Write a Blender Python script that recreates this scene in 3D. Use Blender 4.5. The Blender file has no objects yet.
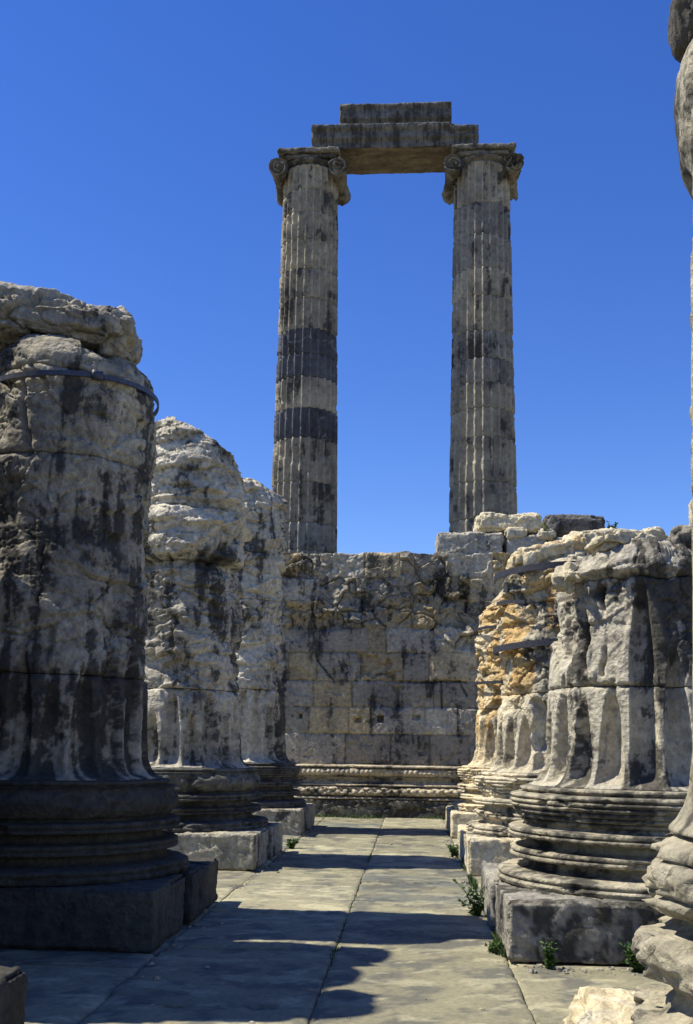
import bpy, math, random, warnings
import numpy as np
from math import sin, cos, pi, radians
F32 = np.float32
np.seterr(all='ignore')
sc = bpy.context.scene
COL = sc.collection
RNG = np.random.RandomState(7)
random.seed(7)

# ------------------------------------------------------------------ noise
from concurrent.futures import ThreadPoolExecutor
_POOL = ThreadPoolExecutor(4)
U32 = np.uint32
def _hash(ix, iy, iz, seed):
    h = (ix*U32(73856093)) ^ (iy*U32(19349663)) ^ (iz*U32(83492791)) ^ U32((seed*2654435761) & 0xFFFFFFFF)
    h = ((h >> U32(16)) ^ h)*U32(0x45d9f3b)
    h = ((h >> U32(16)) ^ h)*U32(0x45d9f3b)
    return (h >> U32(16)) ^ h

def _chunked(fn, P, seed, nout):
    P = np.ascontiguousarray(P, F32); n = len(P); step = 16384
    if n <= step: return fn(P, seed)
    parts = list(_POOL.map(lambda i: fn(P[i:i+step], seed), range(0, n, step)))
    if nout == 1: return np.concatenate(parts)
    return tuple(np.concatenate([p[k] for p in parts]) for k in range(nout))

_G = np.array([(1,1,0),(-1,1,0),(1,-1,0),(-1,-1,0),(1,0,1),(-1,0,1),(1,0,-1),(-1,0,-1),
               (0,1,1),(0,-1,1),(0,1,-1),(0,-1,-1),(1,1,0),(-1,1,0),(0,-1,1),(0,-1,-1)], F32)
_GX, _GY, _GZ = [np.ascontiguousarray(_G[:, k]) for k in range(3)]

def _perlin(P, seed):
    Fl = np.floor(P); f = P-Fl; I = Fl.astype(np.int32).astype(U32)
    u = f*f*f*(f*(f*6-15)+10)
    x, y, z = f.T; ux, uy, uz = u.T; ix, iy, iz = I.T
    hx = (ix*U32(73856093), (ix+U32(1))*U32(73856093)); hy = (iy*U32(19349663), (iy+U32(1))*U32(19349663))
    hz = (iz*U32(83492791), (iz+U32(1))*U32(83492791)); sd = U32((seed*2654435761) & 0xFFFFFFFF)
    r = np.zeros(len(P), F32)
    for dx in (0, 1):
        wx = ux if dx else 1-ux
        for dy in (0, 1):
            wxy = wx*(uy if dy else 1-uy)
            for dz in (0, 1):
                h = hx[dx] ^ hy[dy] ^ hz[dz] ^ sd
                h = ((h >> U32(16)) ^ h)*U32(0x45d9f3b)
                h = (h ^ (h >> U32(15)))*U32(0x2c1b3c6d)
                k = (h >> U32(20)) & U32(15)
                r += (_GX[k]*(x-dx)+_GY[k]*(y-dy)+_GZ[k]*(z-dz))*wxy*(uz if dz else 1-uz)
    return r
def perlin(P, seed=0): return _chunked(_perlin, P, seed, 1)

def _worley(P, seed):
    Fl = np.floor(P); f = P-Fl; I = Fl.astype(np.int32).astype(U32); ix, iy, iz = I.T; x, y, z = f.T
    n = len(P); F1 = np.full(n, 81., F32); F2 = np.full(n, 81., F32); ID = np.zeros(n, U32); VX = np.zeros(n, F32); VY = np.zeros(n, F32); VZ = np.zeros(n, F32)
    k = F32(.8/1023.)
    for dx in (-1, 0, 1):
        for dy in (-1, 0, 1):
            for dz in (-1, 0, 1):
                h = _hash(ix+U32(dx & 0xFFFFFFFF), iy+U32(dy & 0xFFFFFFFF), iz+U32(dz & 0xFFFFFFFF), seed)
                a = (h & U32(1023)).astype(F32)*k+F32(dx+.1)-x
                b = ((h >> U32(10)) & U32(1023)).astype(F32)*k+F32(dy+.1)-y
                c = ((h >> U32(20)) & U32(1023)).astype(F32)*k+F32(dz+.1)-z
                d = a*a+b*b+c*c
                m = d < F1
                F2 = np.where(m, F1, np.minimum(F2, d)); ID = np.where(m, h, ID); F1 = np.where(m, d, F1)
                VX = np.where(m, a, VX); VY = np.where(m, b, VY); VZ = np.where(m, c, VZ)
    g = ID*U32(2246822519); g = g ^ (g >> U32(15))
    fac = -(VX*(((g & U32(255)).astype(F32))/F32(127.5)-1)+VY*((((g >> U32(8)) & U32(255)).astype(F32))/F32(127.5)-1)+VZ*((((g >> U32(16)) & U32(255)).astype(F32))/F32(127.5)-1))
    return np.sqrt(F1), np.sqrt(F2), ((ID*U32(2654435761)) >> U32(16)).astype(F32)/F32(65535.), fac
def worleyf(P, seed=0): return _chunked(_worley, P, seed, 4)
def worley(P, seed=0): return worleyf(P, seed)[:3]

def fbm(P, octv=4, seed=0, gain=.5):
    r = 0; a = 1.; s = 1.
    for o in range(octv):
        r = r + a*perlin(P*s, seed+o*17)
        a *= gain; s *= 2.03
    return r

def ridged(P, octv=3, seed=0):
    r = 0; a = 1.; s = 1.
    for o in range(octv):
        r = r + a*(1-np.abs(perlin(P*s, seed+o*13))*2)
        a *= .5; s *= 2.1
    return r/1.75

def worley(P, seed=0):
    I = np.floor(P).astype(np.int64)
    n = len(P)
    F1 = np.full(n, 9., F32); F2 = np.full(n, 9., F32); ID = np.zeros(n, np.int64)
    for dx in (-1, 0, 1):
        for dy in (-1, 0, 1):
            for dz in (-1, 0, 1):
                cx = I[:, 0]+dx; cy = I[:, 1]+dy; cz = I[:, 2]+dz
                h = _hash(cx, cy, cz, seed)
                px = cx+.1+.8*((h & 1023)/1023.); py = cy+.1+.8*(((h >> 10) & 1023)/1023.); pz = cz+.1+.8*(((h >> 20) & 1023)/1023.)
                d = np.sqrt((px-P[:, 0])**2+(py-P[:, 1])**2+(pz-P[:, 2])**2).astype(F32)
                c = d < F1
                F2 = np.where(c, F1, np.minimum(F2, d)); ID = np.where(c, h, ID); F1 = np.where(c, d, F1)
    return F1, F2, ((ID*2654435761) >> 7 & 0xFFFF)/65535.

def sst(a, b, x):
    t = np.clip((x-a)/(b-a), 0, 1); return t*t*(3-2*t)

def rock(P, seed, cell=1.6, amp=.06, crack=.03, fine=1., flat=1.6, strata=0.):
    """outward displacement (m) of a broken stone face: tilted fracture planes, flakes, cracks, grain"""
    W = P+.14*np.stack([fbm(P*1.3, 3, seed+1), fbm(P*1.3+9, 3, seed+2), fbm(P*1.3+19, 3, seed+3)], 1)
    an = np.array([cell, cell, cell*flat])
    F1, F2, c, fa = worleyf(W*an, seed+5)
    G1, G2, c2, fb = worleyf(W*an*2.3+5, seed+8)
    H1, H2, c3, fc = worleyf(W*an*np.array([6, 6, 7.5])+11, seed+9)
    big = fbm(P*.9, 2, seed+11)
    rough = sst(-.25, .25, fbm(P*1.1+4, 3, seed+12))           # quieter and rougher stretches
    d = amp*(.65*(c-.6)+1.1*fa+.5*big)
    d += amp*rough*(.35*(c2-.5)+.55*fb)+amp*.22*(.3+.7*rough)*fc
    ln = fbm(P*.8+31, 2, seed+14)
    d -= crack*np.exp(-((F2-F1)/.03)**2)*(c > .35)*sst(-.1, .2, ln)
    d -= crack*.5*np.exp(-((G2-G1)/.05)**2)*(c2 > .62)
    st = fbm(P*np.array([2.2, 2.2, 3.6]), 4, seed+21)          # flakes with sharp rims
    d -= .30*amp*sst(.12, .15, st)+.3*amp*sst(-.27, -.24, -st*.9)
    if strata > 0:      # bedding: cracked layers, each standing out or back with a sharp ledge
        s_ = P[:, 2]*2.3+.55*fbm(P*.7+3, 3, seed+43)+.06*fbm(P*5, 2, seed+44)
        li = np.floor(s_); fr = s_-li
        off = perlin(P*np.array([1.5, 1.5, .6])+li[:, None]*7.31, seed+45)
        d += strata*amp*(1.5*off+.55*(.5-fr))
        e = np.minimum(fr, 1-fr)/2.3
        d -= strata*.04*np.exp(-(e/.016)**2)*sst(-.35, .05, perlin(P*1.7+li[:, None]*3.1, seed+46))
        s2 = P[:, 2]*6.5+.8*fbm(P*1.4+13, 3, seed+47); l2 = np.floor(s2)
        d += strata*amp*.45*perlin(P*np.array([3.2, 3.2, 1.])+l2[:, None]*5.7, seed+48)
    d += fine*(.005*ridged(P*7, 3, seed+31)+.0045*fbm(P*26, 2, seed+41, .6))
    return d

# ------------------------------------------------------------------ albedo
MARBLE = np.array([.46, .45, .42]); GREY = np.array([.27, .275, .29]); CRUST = np.array([.045, .045, .046])
OCHRE = np.array([.52, .37, .17]); CREAM = np.array([.62, .56, .43]); RUST = np.array([.33, .18, .07])
WARM = np.array([1.08, 1.0, .82])
def mixc(A, B, t): t = np.clip(t, 0, 1)[:, None]; return A*(1-t)+B*t

def tint(P, seed, base=MARBLE, other=GREY, crust=.35, ochre=.0, scale=1., och_z=None, streak=.5, zoff=0., bias=()):
    n1 = fbm(P*1.1*scale, 4, seed+51)
    n2 = fbm(P*np.array([4.5, 4.5, .45])*scale, 5, seed+61, .62)
    n3 = fbm(P*6.*scale, 5, seed+71, .76)
    C = mixc(np.broadcast_to(base, P.shape), np.broadcast_to(other, P.shape), .5+1.2*n1+.8*n3)
    if crust > 0:
        k = n2*streak*1.1+n3*.42+n1*1.0
        for (cx, cz, rx, rz, am) in bias:
            q = ((P[:, 0]-zoff-cx)/rx)**2+((P[:, 2]-zoff-cz)/rz)**2
            k = k+am*sst(1.5, .5, q+.5*n1+.3*n3)
        C = mixc(C, np.broadcast_to(CRUST, P.shape), (.5*sst(.30-crust*1.0, .95-crust*1.0, k)+.42*sst(.62-crust, .80-crust, k+.25*n3)))
    if ochre > 0:
        k = fbm(P*np.array([2.2, 2.2, 1.2])*scale, 5, seed+81, .6)
        w = sst(.32-ochre*.9, .72-ochre*.9, k)
        if och_z is not None: z = P[:, 2]-zoff; w = w*sst(och_z[0]-.25, och_z[0]+.25, z)*sst(-och_z[1]-.25, -och_z[1]+.25, -z)
        C = mixc(C, np.broadcast_to(OCHRE, P.shape), w*.8)
        C = mixc(C, np.broadcast_to(RUST, P.shape), w*sst(.12, .4, fbm(P*np.array([4.5, 4.5, 2.]), 4, seed+91, .6))*.6)
    C = C*(1+.30*n3[:, None])*WARM
    return np.clip(C, .02, .85)

# ------------------------------------------------------------------ meshes
def to_obj(name, V, Q, mat, parent=None, C=None, T=None, smooth=True):
    me = bpy.data.meshes.new(name)
    V = np.asarray(V, F32); Q = np.asarray(Q, np.int32).reshape(-1, 4) if Q is not None and len(Q) else np.zeros((0, 4), np.int32)
    T = np.asarray(T, np.int32).reshape(-1, 3) if T is not None and len(T) else np.zeros((0, 3), np.int32)
    me.vertices.add(len(V)); me.vertices.foreach_set('co', V.ravel())
    L = np.concatenate([Q.ravel(), T.ravel()])
    me.loops.add(len(L)); me.loops.foreach_set('vertex_index', L)
    st = np.concatenate([np.arange(len(Q))*4, len(Q)*4+np.arange(len(T))*3]).astype(np.int32)
    me.polygons.add(len(st)); me.polygons.foreach_set('loop_start', st)
    me.polygons.foreach_set('use_smooth', np.full(len(st), smooth))
    if C is not None:
        a = me.color_attributes.new('tint', 'FLOAT_COLOR', 'POINT')
        cc = np.ones((len(V), 4), F32); cc[:, :3] = C
        a.data.foreach_set('color', cc.ravel())
    me.update(calc_edges=True); me.validate()
    me.materials.append(mat)
    o = bpy.data.objects.new(name, me); COL.objects.link(o)
    if parent is not None: o.parent = parent
    return o

def grid_quads(nu, nv, wrap=False, off=0, flip=False):
    """verts ordered [v][u]"""
    u = np.arange(nu if wrap else nu-1); v = np.arange(nv-1)
    U, Vv = np.meshgrid(u, v)
    a = Vv*nu+U; b = Vv*nu+(U+1) % nu; c = (Vv+1)*nu+(U+1) % nu; d = (Vv+1)*nu+U
    q = np.stack([a, b, c, d], -1).reshape(-1, 4)+off
    return q[:, ::-1] if flip else q

def empty(name, loc, label=None, cat=None, group=None):
    o = bpy.data.objects.new(name, None); COL.objects.link(o); o.location = loc; o.empty_display_size = .3
    tag(o, label, cat, group); return o

def tag(o, label=None, cat=None, group=None, kind=None):
    if label: o['label'] = label
    if cat: o['category'] = cat
    if group: o['group'] = group
    if kind or cat: o['kind'] = kind or 'thing'
    return o

def box_pts(h, res):
    """surface grids of a box with half sizes h; returns V, Q merged"""
    Vs = []; Qs = []; off = 0
    for ax in range(3):
        a, b = [(1, 2), (2, 0), (0, 1)][ax]
        na = max(2, int(2*h[a]/res)+1); nb = max(2, int(2*h[b]/res)+1)
        A, B = np.meshgrid(np.linspace(-h[a], h[a], na), np.linspace(-h[b], h[b], nb))
        for s in (-1, 1):
            P = np.zeros((A.size, 3)); P[:, ax] = s*h[ax]; P[:, a] = A.ravel(); P[:, b] = B.ravel()
            Vs.append(P); Qs.append(grid_quads(na, nb, off=off, flip=(s < 0))); off += len(P)
    V = np.concatenate(Vs); Q = np.concatenate(Qs)
    key = np.round(V*20000).astype(np.int64)
    _, idx, inv = np.unique(key, axis=0, return_index=True, return_inverse=True)
    return V[idx], inv.ravel()[Q]

def stone_box(name, size, res, mat, parent=None, rad=.03, seed=0, amp=.01, cell=2., crack=.0, fine=.4, loc=(0, 0, 0), tk=None, shape=None, corner=0, rot=None):
    h = np.array(size)/2.
    V, Q = box_pts(h, res)
    r = min(rad, h.min()*.98)
    q = np.clip(V, -(h-r), h-r); n = V-q; L = np.linalg.norm(n, axis=1, keepdims=True); n = n/np.maximum(L, 1e-6)
    V = q+r*n
    W = V+np.array(loc)*.37+seed*3.1
    d = rock(W, seed, cell, amp, crack, fine)
    if corner:      # chipped arrises: noise that bites where the rounding is
        e = sst(1.05, 1.5, np.abs(n).sum(1))
        d = d-corner*e*sst(-.05, .35, fbm(W*3., 3, seed+77))
    V = V+n*d[:, None]
    if shape is not None: V = shape(V)
    C = tint(W, seed, **(tk or {}))
    if rot is not None:
        cz, sz = cos(rot[2]), sin(rot[2]); cx, sx = cos(rot[0]), sin(rot[0]); cy, sy = cos(rot[1]), sin(rot[1])
        R = np.array([[cz, -sz, 0], [sz, cz, 0], [0, 0, 1]])@np.array([[cy, 0, sy], [0, 1, 0], [-sy, 0, cy]])@np.array([[1, 0, 0], [0, cx, -sx], [0, sx, cx]])
        V = V@R.T
    o = to_obj(name, V, Q, mat, parent, C); o.location = loc
    return o

# ------------------------------------------------------------------ materials
def new_mat(name):
    m = bpy.data.materials.new(name); m.use_nodes = True
    nt = m.node_tree; b = nt.nodes['Principled BSDF']
    return m, nt, b

def stone_mat(name, fine_scale=14., bump=.35, rough=.85, bdist=.02, col_amt=.35):
    m, nt, b = new_mat(name); N = nt.nodes; Lk = nt.links
    tc = N.new('ShaderNodeTexCoord')
    at = N.new('ShaderNodeAttribute'); at.attribute_name = 'tint'
    n1 = N.new('ShaderNodeTexNoise'); n1.inputs['Scale'].default_value = fine_scale; n1.inputs['Detail'].default_value = 8; n1.inputs['Roughness'].default_value = .68
    n2 = N.new('ShaderNodeTexNoise'); n2.inputs['Scale'].default_value = fine_scale*5; n2.inputs['Detail'].default_value = 4; n2.inputs['Roughness'].default_value = .7
    vo = N.new('ShaderNodeTexVoronoi'); vo.inputs['Scale'].default_value = fine_scale*1.7; vo.feature = 'F1'
    for x in (n1, n2, vo): Lk.new(tc.outputs['Object'], x.inputs['Vector'])
    mr = N.new('ShaderNodeMapRange'); mr.inputs['From Min'].default_value = .3; mr.inputs['From Max'].default_value = .7
    mr.inputs['To Min'].default_value = 1-col_amt; mr.inputs['To Max'].default_value = 1+col_amt
    Lk.new(n1.outputs['Fac'], mr.inputs['Value'])
    mr2 = N.new('ShaderNodeMapRange'); mr2.inputs['From Min'].default_value = .62; mr2.inputs['From Max'].default_value = .72
    mr2.inputs['To Min'].default_value = 1; mr2.inputs['To Max'].default_value = .55
    Lk.new(n2.outputs['Fac'], mr2.inputs['Value'])
    mu = N.new('ShaderNodeMath'); mu.operation = 'MULTIPLY'; Lk.new(mr.outputs[0], mu.inputs[0]); Lk.new(mr2.outputs[0], mu.inputs[1])
    vm = N.new('ShaderNodeVectorMath'); vm.operation = 'SCALE'; Lk.new(at.outputs['Color'], vm.inputs[0]); Lk.new(mu.outputs[0], vm.inputs['Scale'])
    Lk.new(vm.outputs[0], b.inputs['Base Color'])
    ad = N.new('ShaderNodeMath'); ad.operation = 'MULTIPLY_ADD'; ad.inputs[1].default_value = .3
    Lk.new(n2.outputs['Fac'], ad.inputs[0]); Lk.new(n1.outputs['Fac'], ad.inputs[2])
    vp = N.new('ShaderNodeTexVoronoi'); vp.inputs['Scale'].default_value = fine_scale*2.6; vp.feature = 'F1'; Lk.new(tc.outputs['Object'], vp.inputs['Vector'])
    nm = N.new('ShaderNodeTexNoise'); nm.inputs['Scale'].default_value = fine_scale*.22; nm.inputs['Detail'].default_value = 3; Lk.new(tc.outputs['Object'], nm.inputs['Vector'])
    mm = N.new('ShaderNodeMapRange'); mm.inputs['From Min'].default_value = .46; mm.inputs['From Max'].default_value = .56; mm.inputs['To Max'].default_value = .38; Lk.new(nm.outputs['Fac'], mm.inputs['Value'])
    pm = N.new('ShaderNodeMath'); pm.operation = 'MULTIPLY'; Lk.new(vp.outputs['Distance'], pm.inputs[0]); Lk.new(mm.outputs[0], pm.inputs[1])
    pa = N.new('ShaderNodeMath'); pa.operation = 'ADD'; Lk.new(pm.outputs[0], pa.inputs[0]); Lk.new(ad.outputs[0], pa.inputs[1]); ad = pa
    ad2 = N.new('ShaderNodeMath'); ad2.operation = 'MULTIPLY_ADD'; ad2.inputs[1].default_value = .25
    Lk.new(vo.outputs['Distance'], ad2.inputs[0]); Lk.new(ad.outputs[0], ad2.inputs[2])
    bp = N.new('ShaderNodeBump'); bp.inputs['Strength'].default_value = bump; bp.inputs['Distance'].default_value = bdist
    Lk.new(ad2.outputs[0], bp.inputs['Height']); Lk.new(bp.outputs[0], b.inputs['Normal'])
    b.inputs['Roughness'].default_value = rough
    b.inputs['Specular IOR Level'].default_value = .25
    return m

M_STONE = stone_mat('weathered_marble', 12., .8, .88, .045, .42)
M_FAR = stone_mat('far_marble', 6., .6, .88, .04, .35)
M_PAVE = stone_mat('paving_stone', 22., .35, .75, .006, .26)

def flat_mat(name, col, rough=.6, metal=0, nscale=20, namt=.3):
    m, nt, b = new_mat(name); N = nt.nodes; Lk = nt.links
    tc = N.new('ShaderNodeTexCoord'); n = N.new('ShaderNodeTexNoise'); n.inputs['Scale'].default_value = nscale; n.inputs['Detail'].default_value = 5
    Lk.new(tc.outputs['Object'], n.inputs['Vector'])
    cr = N.new('ShaderNodeValToRGB'); cr.color_ramp.elements[0].position = .3; cr.color_ramp.elements[1].position = .7
    cr.color_ramp.elements[0].color = [c*(1-namt) for c in col]+[1]; cr.color_ramp.elements[1].color = [min(1, c*(1+namt)) for c in col]+[1]
    Lk.new(n.outputs['Fac'], cr.inputs[0]); Lk.new(cr.outputs[0], b.inputs['Base Color'])
    b.inputs['Roughness'].default_value = rough; b.inputs['Metallic'].default_value = metal
    return m
M_IRON = flat_mat('painted_iron', (.05, .055, .075), .5, .2, 30, .4)
M_RUSTIRON = flat_mat('aged_iron', (.032, .031, .04), .6, .2, 30, .5)
M_LEAF = flat_mat('weed_leaf', (.055, .11, .02), .6, 0, 9, .4)
M_GRASS = flat_mat('grass_blade', (.07, .115, .025), .7, 0, 4, .5)
M_EARTH = flat_mat('dry_earth', (.20, .17, .11), .95, 0, 2.2, .35)

# ------------------------------------------------------------------ layout
RX = 2.65; Y0 = 4.017; PITCH = 5.3
YK = [Y0+PITCH*k for k in range(6)]
PS = 2.65; PH = .45

BASE_PROF = [(0, 1.22), (.002, 1.275), (.035, 1.29), (.05, 1.275), (.055, 1.262), (.062, 1.262), (.068, 1.275), (.09, 1.275), (.105, 1.25), (.115, 1.17), (.125, 1.09),
             (.14, 1.055), (.17, 1.04), (.195, 1.06), (.205, 1.15), (.212, 1.175), (.232, 1.18), (.242, 1.17), (.246, 1.155), (.252, 1.155), (.257, 1.172), (.28, 1.172), (.29, 1.15), (.296, 1.07),
             (.31, 1.035), (.345, 1.025), (.368, 1.05), (.378, 1.16), (.386, 1.185), (.404, 1.192), (.412, 1.18), (.416, 1.165), (.422, 1.165), (.427, 1.182), (.452, 1.182), (.462, 1.165), (.468, 1.06),
             (.49, 1.05)]
# reeded torus
for k in range(6):
    z0 = .50+k*.04
    rr = [1.07, 1.105, 1.13, 1.148, 1.155, 1.15][k]
    BASE_PROF += [(z0, rr-.012), (z0+.006, rr+.006), (z0+.02, rr+.016), (z0+.034, rr+.008), (z0+.039, rr-.01)]
BASE_PROF += [(.742, 1.12), (.746, 1.07), (.756, 1.055), (.762, 1.075), (.775, 1.085), (.79, 1.078), (.797, 1.05), (.80, .99)]
BASE_PROF = np.array(BASE_PROF)

PLAIN_PROF = np.array([tuple(p) for p in BASE_PROF if p[0] < .495]+[(.50+.24*t, 1.065+.10*sin(pi*(.12+.80*t))) for t in np.linspace(0, 1, 16)]+[tuple(p) for p in BASE_PROF if p[0] > .741])
def revolve(name, zs, rs, nu, mat, parent, seed, ero=.006, chips=.03, chip_th=.25, scale=1., tk=None, z0=0., extra=None, close=True):
    phi = np.arange(nu)*2*pi/nu
    Z, PHI = np.meshgrid(zs, phi, indexing='ij')
    R = np.repeat(rs[:, None], nu, 1)*scale
    P = np.stack([R*np.sin(PHI), -R*np.cos(PHI), Z+z0], -1).reshape(-1, 3)
    W = P+seed*2.3
    Rm = R.ravel()
    inner = 1.03*scale
    prot = np.clip((Rm-inner)/.12, 0, 1)
    ch = sst(chip_th, chip_th+.07, fbm(W*np.array([2.3, 2.3, 5.]), 4, seed+3))
    d = ero*fbm(W*9, 3, seed+4)-ch*prot*chips*(.6+.8*fbm(W*11, 2, seed+6))
    if extra is not None: d = d+extra(PHI.ravel(), (Z+z0).ravel(), W)
    R2 = Rm+d
    V = np.stack([R2*np.sin(PHI.ravel()), -R2*np.cos(PHI.ravel()), P[:, 2]], 1)
    Q = grid_quads(nu, len(zs), True)
    C = tint(W, seed, **(tk or {}))
    T = None
    if close:
        n = len(V); V = np.concatenate([V, [[0, 0, zs[0]+z0]], [[0, 0, zs[-1]+z0]]]); C = np.concatenate([C, C[:1], C[-1:]])
        i = np.arange(nu); j = (i+1) % nu; b0 = (len(zs)-1)*nu
        T = np.concatenate([np.stack([j, i, np.full(nu, n)], 1), np.stack([i+b0, j+b0, np.full(nu, n+1)], 1)])
    return to_obj(name, V, Q, mat, parent, C, T)

def dense_profile(prof, step=.012):
    z = [prof[0, 0]]; r = [prof[0, 1]]
    for a, b in zip(prof[:-1], prof[1:]):
        n = max(1, int(np.hypot(*(b-a))/step))
        for k in range(1, n+1): z.append(a[0]+(b[0]-a[0])*k/n); r.append(a[1]+(b[1]-a[1])*k/n)
    return np.array(z), np.array(r)

def shaft_disp(phi, z, cfg, W):
    """radius at angle phi, height z"""
    pz, pr = zip(*cfg['prof'])
    ze = z
    if cfg.get('lift'):
        la, lv = zip(*cfg['top_phi']); ze = z-np.interp((np.degrees(phi)+180) % 360-180, la, lv, period=360)*sst(4.9, 5.4, z)
    r = np.interp(ze, pz, pr)
    r = r+np.interp(z, [1.25, 1.265, 1.29, 1.34, 1.42, 1.55], [.125, .12, .08, .04, .012, 0])*cfg.get('apo', 1)
    n = cfg.get('nfl', 20)
    f = (phi/(2*pi)*n+.5-radians(cfg.get('phase', 0))/(2*pi)*n)
    idx = np.floor(f).astype(int) % n
    s = np.abs(f-np.floor(f)-.5)*2
    # s = 0 at middle of cell -> fillets at cell centres: shift so flutes lie between
    s = 1-s; fi = np.floor(f+.5).astype(int) % n
    H = np.array(cfg['H'])[fi]
    hz = np.clip((H-z)/cfg.get('taper', .55), 0, 1)
    w = .84*np.sqrt(hz)+1e-4
    zb = 1.262
    bot = np.sqrt(np.clip(1-np.clip((zb+.11-z)/.11, 0, 1)**2, 0, 1))*(z > zb)
    prof = np.sqrt(np.clip(1-(s/w)**2, 0, 1))*(s < w)
    dep = cfg.get('fdep', .125)*prof**1.1*bot*np.clip(hz*2.5, 0, 1)*(1+.12*fbm(W*2, 2, cfg['seed']+115))
    el = cfg.get('ero_z', 2.2)+.25*fbm(W*1.5, 3, cfg['seed']+101)
    if 'ero_phi' in cfg: el = el+cfg['ero_phi'](phi)
    we = sst(el-.12, el+.12, z)
    rk = rock(W, cfg['seed'], cfg.get('cell', 1.5), cfg.get('amp', .07), cfg.get('crack', .035), 1., cfg.get('flat', 1.7), cfg.get('strata', .3))
    d = rk*(.13+.87*we)*sst(1.2, 1.4, z)-cfg.get('setback', .02)*we
    chip = sst(.12, .25, fbm(W*np.array([4, 4, 1.6]), 3, cfg['seed']+103))*(s > w*.8)*(1-we)
    d = d-chip*.025*sst(1.35, 1.5, z)
    d = d-dep*(1-.0*we)
    for (bp, bz, sp, szz, bd) in cfg.get('bites', []):
        ph = (np.degrees(phi)+180-bp) % 360-180
        jit = 1+.35*fbm(W*2.5, 3, cfg['seed']+107)
        m = sst(1.15, .85, np.maximum(np.abs(ph)/sp, np.abs(z-bz)/szz)*jit)
        d = d-bd*m*(1+.25*fbm(W*4, 2, cfg['seed']+109))
    for k, (p0, z0, p1, z1, wd, dd) in enumerate(cfg.get('cracks', [])):
        ph = (np.degrees(phi)+180) % 360-180
        ax = np.radians(ph-p0)*.85; az = z-z0; bx = math.radians(p1-p0)*.85; bz = z1-z0
        wob = .05*fbm(W*2.5, 3, cfg['seed']+111+k)
        t = np.clip((ax*bx+az*bz)/(bx*bx+bz*bz), 0, 1)
        dist = np.sqrt((ax-t*bx+wob)**2+(az-t*bz+wob)**2)
        d = d-dd*np.exp(-(dist/wd)**2)
    return r+d

def ztop_fn(phi, cfg, W2):
    b = cfg['ztop']
    t = b+.0*phi
    if 'top_phi' in cfg:
        a, v = zip(*cfg['top_phi'])
        t = t+np.interp((np.degrees(phi)+180) % 360-180, a, v, period=360)
    F1, F2, c = worley(W2*2.2, cfg['seed']+201)
    return t+cfg.get('top_amp', .14)*(c-.5)+.05*fbm(W2*3, 3, cfg['seed']+203)

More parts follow.
